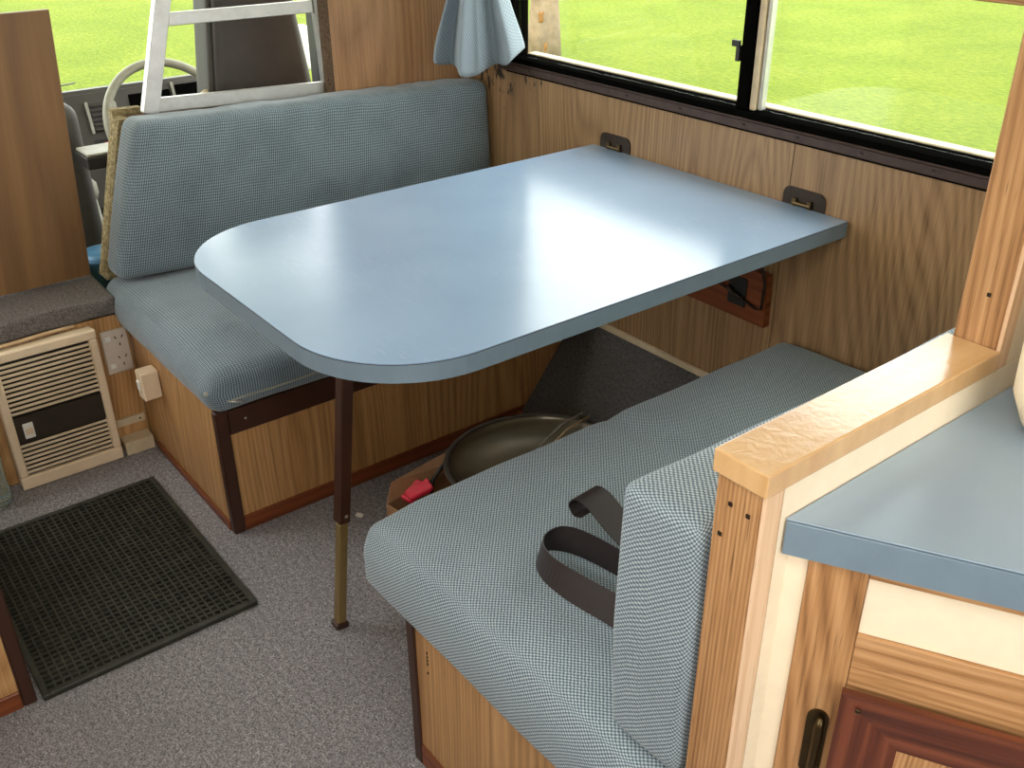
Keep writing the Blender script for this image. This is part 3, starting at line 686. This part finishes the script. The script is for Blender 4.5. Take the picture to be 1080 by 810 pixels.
# box with round dish
cx = thing('cardboard_box', 'open cardboard box under the table, holding a round dish', 'box', (.72, -.48, 0))
rot = Matrix.Translation((.745, -.475, 0)) @ Matrix.Rotation(math.radians(8), 4, 'Z')
for (nm, q) in (('bottom', (-.17, .20, -.25, .06, .001, .004)), ('side', (-.174, -.1705, -.25, .06, .001, .125)), ('side', (.2005, .204, -.25, .06, .001, .135)), ('side', (-.17, .2, -.2545, -.2505, .001, .125)), ('side', (-.17, .2, .0605, .0645, .001, .120))):
    box(nm, *q, 'cardboard', cx, bev=0, mat4=rot)
bm = bmesh.new(); vs = [bm.verts.new(v) for v in ((-.174, -.25, .126), (-.174, .0, .126), (-.205, -.02, .145), (-.195, -.22, .150), (-.172, -.25, .1265), (-.172, .0, .1265), (-.203, -.02, .148), (-.193, -.22, .153))]
for q in ((0, 1, 2, 3), (7, 6, 5, 4), (0, 4, 5, 1), (1, 5, 6, 2), (2, 6, 7, 3), (3, 7, 4, 0)): bm.faces.new([vs[i] for i in q])
bmesh.ops.transform(bm, matrix=rot, verts=bm.verts); bmesh.ops.recalc_face_normals(bm, faces=bm.faces); link('flap', bm, 'cardboard', cx)
dsh = thing('round_dish', 'round grey metal dish with raised rim in the cardboard box', 'dish', (.76, -.475, .13))
tilt = Matrix.Rotation(math.radians(-3), 4, 'Y')
lathe('bowl', [(0, -.028), (.10, -.024), (.165, -.010), (.178, .0), (.180, .006)], (.765, -.475, .200), 'dish_grey', dsh, 56, tilt)
lathe('rim', [(.1805, .002), (.1805, .0085), (.190, .010), (.194, .006), (.193, .000), (.1805, .002)], (.765, -.475, .200), 'dark_grille', dsh, 56, tilt)
tube('wire_band', [(.695, -.288, .213), (.705, -.36, .213), (.735, -.43, .214), (.79, -.55, .214)], .0025, 'alloy', dsh, 6)
tube('wire_band', [(.715, -.285, .213), (.727, -.36, .213), (.757, -.43, .214), (.81, -.55, .214)], .0022, 'cord_beige', dsh, 6)
rp = thing('red_packet', 'crumpled red packet poking out of the cardboard box', 'packet', (.62, -.70, .08))
for k, (a, dx) in enumerate(((.25, 0), (-.2, .018))):
    bm = rounded(-.016, .016, -.028, .028, -.006, .006, .005, (6, 8, 1), lambda p: p + Vector((0, 0, .010 * noise.noise(Vector((p.x * 40, p.y * 40, k))))))
    bmesh.ops.transform(bm, matrix=Matrix.Translation((.616 + dx, -.684, .131 + .014 * k)) @ Matrix.Rotation(a, 4, 'Z') @ Matrix.Rotation(.3, 4, 'X'), verts=bm.verts); link('wrapper', bm, 'red_paper', rp, smooth=True, uv=False)
tube('black_cable', [(.615, -.645, .10), (.600, -.625, .130), (.594, -.59, .155), (.596, -.55, .158), (.612, -.51, .12)], .004, 'black_plastic', None, 8)
tag(bpy.data.objects['black_cable'], 'black cable looped at the edge of the cardboard box', 'cable')
# litter on the carpet
cr = bmesh.new(); add_box(cr, -.008, .008, -.005, .005, 0, .006, Matrix.Translation((.458, -.735, .0005)) @ Matrix.Rotation(.5, 4, 'Z'), .001); tag(link('plastic_chip', cr, 'white_plastic'), 'small white plastic chip on the carpet by the table leg', 'litter')

# ================================================================== CURTAIN
cu = thing('curtain', 'gathered pale blue curtain hanging in the corner by the window', 'curtain', (.02, -.1, .8))
bm = bmesh.new(); NU, NV = 90, 22; rows = []
for j in range(NV + 1):
    v = j / NV; z = 1.16 - v * .355
    sp_ = .50 + .50 * sstep(.15, 1, v)
    L = Vector((-.030, -.150, 0)); Rr = Vector((.150, -.022, 0)); mid = (L + Rr) / 2; d = (Rr - L)
    nn = Vector((d.y, -d.x, 0)).normalized(); row = []
    for i in range(NU + 1):
        u = i / NU; q = mid + d * (u - .5) * sp_
        amp = .012 + .020 * v
        off = amp * math.sin(2 * math.pi * (u * 2.6 + .22 * math.sin(6 * u)) + .6) + .22 * amp * math.sin(2 * math.pi * u * 5.3 + 1)
        bulge = .035 * math.sin(math.pi * u)
        zz = z + (v ** 3) * (.040 * (2 * u - 1) ** 2 - .006 * math.sin(2 * math.pi * u * 2.6) + .022 * u + .012)
        row.append(bm.verts.new((q.x + nn.x * (off + bulge), q.y + nn.y * (off + bulge), zz)))
    rows.append(row)
uvl = bm.loops.layers.uv.verify()
for j in range(NV):
    for i in range(NU):
        f = bm.faces.new((rows[j][i], rows[j + 1][i], rows[j + 1][i + 1], rows[j][i + 1]))
        for lp, (a, b) in zip(f.loops, ((i, j), (i, j + 1), (i + 1, j + 1), (i + 1, j))): lp[uvl].uv = (a / NU * .5, b / NV * .36)
bmesh.ops.recalc_face_normals(bm, faces=bm.faces); bmesh.ops.solidify(bm, geom=bm.faces, thickness=.0015)
link('cloth', bm, 'curtain_cloth', cu, smooth=True, uv=False)
tube('tie_band', [(-.04, -.150, 1.16), (.01, -.14, 1.165), (.09, -.09, 1.165), (.11, -.03, 1.16), (.06, -.035, 1.165), (0, -.07, 1.165), (-.04, -.150, 1.16)], .008, 'curtain_cloth', cu, 8)

# ================================================================== LADDER
ld = thing('bunk_ladder', 'bare aluminium ladder frame standing on the cab partition', 'ladder', (-.22, -.6, .789))
def rail(name, y0, z0, y1, z1, w=.028, dep=.018, xo=-.121, parent=ld):
    bm = bmesh.new(); a = Vector((0, y0, z0)); b = Vector((0, y1, z1)); dd = (b - a); L = dd.length; s = Vector((0, -dd.z, dd.y)).normalized() * w / 2
    P = [a - s, a + s, b + s, b - s]; lo = [bm.verts.new((xo - dep / 2, p.y, p.z)) for p in P]; hi = [bm.verts.new((xo + dep / 2, p.y, p.z)) for p in P]
    bm.faces.new(lo); bm.faces.new(hi[::-1])
    for k in range(4): bm.faces.new((lo[k], lo[(k + 1) % 4], hi[(k + 1) % 4], hi[k]))
    bmesh.ops.recalc_face_normals(bm, faces=bm.faces); bmesh.ops.bevel(bm, geom=list(bm.edges), offset=.0015, segments=1, affect='EDGES')
    for v in bm.verts: v.co.x = sx(v.co.x, v.co.y)
    return link(name, bm, 'alloy', parent)
rail('stile', -.808, .7745, -.690, 1.20, w=.034, dep=.024); rail('stile', -.377, .7735, -.392, 1.20, w=.028, dep=.022)
rail('rung', -.788, .792, -.392, .787, w=.032, dep=.014); rail('rung', -.736, .976, -.40, .980, w=.028, dep=.014); rail('rung', -.69, 1.16, -.40, 1.16, w=.022, dep=.014)

# ================================================================== CAB
wc = thing('wall_cab', 'white cab shell around the driver', None, (-1.0, -.8, -.4), None, 'structure')
box('cab_floor', -1.55, -.205, -1.75, .0, -.45, -.40, 'trim_pile', wc, bev=0)
box('door_skin', -1.45, -.30, .005, .035, -.40, .52, 'dash_grey', wc, bev=0); box('door_skin', -1.45, -.30, -1.79, -1.76, -.40, .52, 'dash_grey', wc, bev=0)
box('pillar', -.955, -.90, -.03, .0, .52, 1.56, 'black_plastic', wc, bev=.004)
box('bulkhead', -1.56, -1.50, -1.75, 0, -.45, .45, 'dash_grey', wc, bev=0)
box('cab_roof', -1.5, -.32, -1.79, .035, 1.56, 1.6, 'ceiling_white', wc, bev=0)
ws = thing('window_2', 'sloping windscreen of the cab', None, (-1.6, -.85, .6), None, 'structure')
bm = bmesh.new(); q = [(-1.66, -1.74, .55), (-1.66, -.01, .55), (-1.36, -.06, 1.55), (-1.36, -1.69, 1.55)]
vs = [bm.verts.new(p) for p in q] + [bm.verts.new((p[0] - .005, p[1], p[2])) for p in q]
for k in ((0, 1, 2, 3), (7, 6, 5, 4), (0, 4, 5, 1), (1, 5, 6, 2), (2, 6, 7, 3), (3, 7, 4, 0)): bm.faces.new([vs[i] for i in k])
bmesh.ops.recalc_face_normals(bm, faces=bm.faces); link('pane', bm, 'window_glass', ws)
wp = thing('windscreen_wiper', 'thin wiper resting at the foot of the windscreen', 'wiper', (-1.72, -.72, .52))
tube('arm', [(-1.70, -.80, .555), (-1.70, -.64, .568)], .004, 'wiper', wp, 6); tube('blade', [(-1.69, -.82, .57), (-1.69, -.58, .585)], .003, 'wiper', wp, 6)
# dashboard
da = thing('dashboard', 'grey dashboard with vents and dark instrument recesses behind the wheel', 'dashboard', (-1.3, -.85, .2))
bm = bmesh.new(); pf = [(-1.495, .30), (-1.495, .600), (-1.30, .640), (-1.20, .655), (-1.10, .30), (-1.20, .25)]
a = [bm.verts.new((x, -1.74, z)) for x, z in pf]; b = [bm.verts.new((x, -.01, z)) for x, z in pf]; bm.faces.new(a); bm.faces.new(b[::-1])
for k in range(6): bm.faces.new((a[k], b[k], b[(k + 1) % 6], a[(k + 1) % 6]))
bmesh.ops.recalc_face_normals(bm, faces=bm.faces); bmesh.ops.bevel(bm, geom=list(bm.edges), offset=.012, segments=2, affect='EDGES')
link('body', bm, 'dash_grey', da)
dsl = math.atan2(.10, .345)
DM = lambda y, z: Matrix.Translation((-1.20 + (.645 - z) * .29, y, z)) @ Matrix.Rotation(-dsl, 4, 'Y')
def dbox(name, y0, y1, zc, h, d0, d1, mat, parent, bev=.002):
    return box(name, d0, d1, y0, y1, -h / 2, h / 2, mat, parent, bev, 1, False, DM(0, zc))
dbox('instrument_recess', -.560, -.425, .588, .075, .001, .007, 'black_frame', da, .002)
dbox('instrument_recess', -.405, -.315, .605, .060, .001, .007, 'black_frame', da, .002)
dbox('binnacle_trim', -.418, -.411, .595, .10, .001, .012, 'dash_pale', da)
def vent(y0, y1, zc, h, ns):
    fr_ = dbox('vent', y0, y1, zc, h, .001, .008, 'black_plastic', da); dbox('vent_frame', y0 - .008, y0 - .0005, zc, h + .012, .001, .014, 'dash_pale', fr_)
    for k in range(ns):
        zz = zc - h / 2 + h * (k + .5) / ns; dbox('vent_slat', y0 + .002, y1 - .002, zz, h / ns * .42, .0085, .014, 'seat_side', fr_, 0)
vent(-.690, -.635, .572, .085, 6); vent(-.300, -.255, .612, .05, 4)
dbox('switch_panel', -.70, -.635, .488, .04, .001, .006, 'black_plastic', da); dbox('red_button', -.672, -.655, .488, .02, .0065, .010, 'red_paper', da)
dbox('pillar_trim', -.622, -.606, .53, .17, .001, .018, 'dash_pale', da, .004)
# steering wheel
sw_ = thing('steering_wheel', 'grey steering wheel in front of the driver seat', 'steering wheel', (-1.03, -.49, .4))
wm = Matrix.Translation((-1.03, -.492, .556)) @ Matrix.Rotation(math.radians(-116), 4, 'Y')
bm = bmesh.new(); tube_bm(bm, [wm @ Vector((.190 * math.cos(a), .190 * math.sin(a), 0)) for a in [2 * math.pi * k / 56 for k in range(57)]], .0135, 12, False); bmesh.ops.remove_doubles(bm, verts=bm.verts, dist=1e-5); bmesh.ops.recalc_face_normals(bm, faces=bm.faces); link('rim', bm, 'wheel_grey', sw_, smooth=True)
for a in (-2.6, 2.6, math.pi / 2 + .15, -math.pi / 2 - .15): tube('spoke', [wm @ Vector((.04 * math.cos(a), .04 * math.sin(a), .02)), wm @ Vector((.185 * math.cos(a), .185 * math.sin(a), 0))], [.014, .010], 'wheel_grey', sw_, 8)
lathe('hub', [(0, .0), (.045, .002), (.058, .015), (.055, .035), (.03, .05), (0, .05)], (0, 0, 0), 'dash_grey', sw_, 24, wm)
tube('column', [wm @ Vector((0, 0, .05)), wm @ Vector((0, 0, .10))], .025, 'black_plastic', sw_, 12)
# driver seat
ds = thing('driver_seat', 'dark brown driver seat seen from behind through the ladder', 'car seat', (-.6, -.46, -.35))
def f_ds(p):
    q = p.copy(); q.y = -.465 + (p.y + .465) * min(1.15, 1 - .9 * (p.z - .776)); q.x -= .04 * p.z; return q
link('backrest', rounded(-.43, -.330, -.597, -.322, .02, 1.02, .03, (4, 8, 20), f_ds), 'seat_vinyl', ds, smooth=True, uv=False)
link('side_roll', rounded(-.436, -.340, -.609, -.590, .1, 1.0, .015, (4, 2, 16), f_ds), 'seat_side', ds, smooth=True, uv=False)
link('base_cushion', rounded(-.95, -.42, -.70, -.22, -.12, .02, .04, (12, 10, 3)), 'seat_vinyl', ds, smooth=True, uv=False)
box('pedestal', -.88, -.46, -.66, -.26, -.399, -.12, 'black_plastic', ds)
tube('seat_lever', [(-.35, -.655, .770), (-.36, -.635, .776), (-.38, -.615, .778)], .006, 'beige_step', ds, 8)
# passenger seat edge
ps = thing('passenger_seat', 'grey passenger seat behind the plywood board', 'car seat', (-.75, -1.05, -.35))
link('backrest', rounded(-.66, -.55, -1.32, -.872, -.05, .745, .035, (4, 12, 18), lambda p: Vector((p.x - .06 * (p.z), p.y, p.z))), 'dash_grey', ps, smooth=True, uv=False)
link('base_cushion', rounded(-1.1, -.60, -1.32, -.88, -.16, -.02, .04, (12, 10, 3)), 'dash_grey', ps, smooth=True, uv=False)
box('pedestal', -1.05, -.65, -1.28, -.92, -.399, -.16, 'black_plastic', ps)
# console tray and gear lever between the seats
ar = thing('console_tray', 'dark tray with a pale top edge between the cab seats', 'tray', (-.6, -.84, .64))
box('tray', -.52, -.42, -.925, -.775, .622, .652, 'black_plastic', ar, bev=.003); box('top_edge', -.515, -.425, -.92, -.78, .6523, .659, 'dash_pale', ar, bev=.002); box('support', -.51, -.45, -.79, -.775, .50, .6215, 'black_plastic', ar, bev=.002); box('upright', -.51, -.47, -.84, -.80, -.12, .6215, 'black_plastic', ar, bev=.003)
gv = thing('gear_lever', 'slim grey lever with rounded knob between the cab seats', 'lever', (-.9, -.78, -.1))
tube('shaft', [(-.90, -.77, -.05), (-.91, -.785, .2), (-.93, -.80, .40)], .012, 'dash_pale', gv, 10)
lathe('knob', [(0, .0), (.016, .003), (.022, .02), (.020, .05), (.010, .062), (0, .064)], (-.93, -.80, .395), 'dash_pale', gv, 18)
lathe('gaiter', [(.085, 0), (.07, .05), (.045, .10), (.02, .14), (0, .141)], (-.90, -.77, -.19), 'dash_grey', gv, 24)
box('tunnel', -1.1, -.66, -.868, -.715, -.399, -.192, 'dash_grey', gv, bev=.01)
# side mirror
mi = thing('side_mirror', 'white door mirror seen beside the driver seat', 'mirror', (-1.28, .15, .6))
link('shell', rounded(-1.315, -1.255, .075, .145, .60, .76, .025, (4, 6, 10)), 'van_white', mi, smooth=True, uv=False)
tube('arm', [(-1.29, .037, .60), (-1.29, .09, .61)], .012, 'van_white', mi, 8)

# ================================================================== OUTSIDE
bm = bmesh.new(); N = 60
g = [[bm.verts.new((-70 + 140 * i / N, -70 + 140 * j / N, -.78 + .05 * noise.noise(Vector((i * .4, j * .4, 0))))) for j in range(N + 1)] for i in range(N + 1)]
for i in range(N):
    for j in range(N): bm.faces.new((g[i][j], g[i + 1][j], g[i + 1][j + 1], g[i][j + 1]))
tag(link('lawn', bm, 'grass', None, smooth=True), 'bright green lawn outside the windows', 'grass', None, 'stuff')
tr = thing('tree', 'tree trunk with orange lichen on the lawn outside the window', 'tree', (-6.2, 5.4, -.75))
bm = bmesh.new(); tpts = [Vector((-6.36 + .04 * min(k, 1) + .10 * k / 10 + .015 * math.sin(k), 5.42, -.755 + .42 * k)) for k in range(12)]; trad = [.22, .150, .135, .13, .125, .12, .12, .115, .11, .11, .10, .10]
tube_bm(bm, tpts, trad, 18)
for v in bm.verts: v.co += Vector((noise.noise(v.co * 6), noise.noise(v.co * 6 + Vector((5, 0, 0))), 0)) * .03
bmesh.ops.recalc_face_normals(bm, faces=bm.faces); link('trunk', bm, 'bark', tr, smooth=True)
for (k, a, h) in ((0, -.9, -.25), (1, -1.2, -.02), (2, -.6, -.55), (3, -1.0, .25)):
    bm = rounded(-.03, .03, -.02, .02, -.05, .05, .018, (3, 3, 4), lambda p: p * (1 + .4 * noise.noise(p * 40 + Vector((k, 0, 0)))))
    bmesh.ops.translate(bm, verts=bm.verts, vec=(-6.30 + .13 * math.cos(a), 5.42 + .135 * math.sin(a), h)); link('lichen_patch', bm, 'lichen', tr, smooth=True, uv=False)
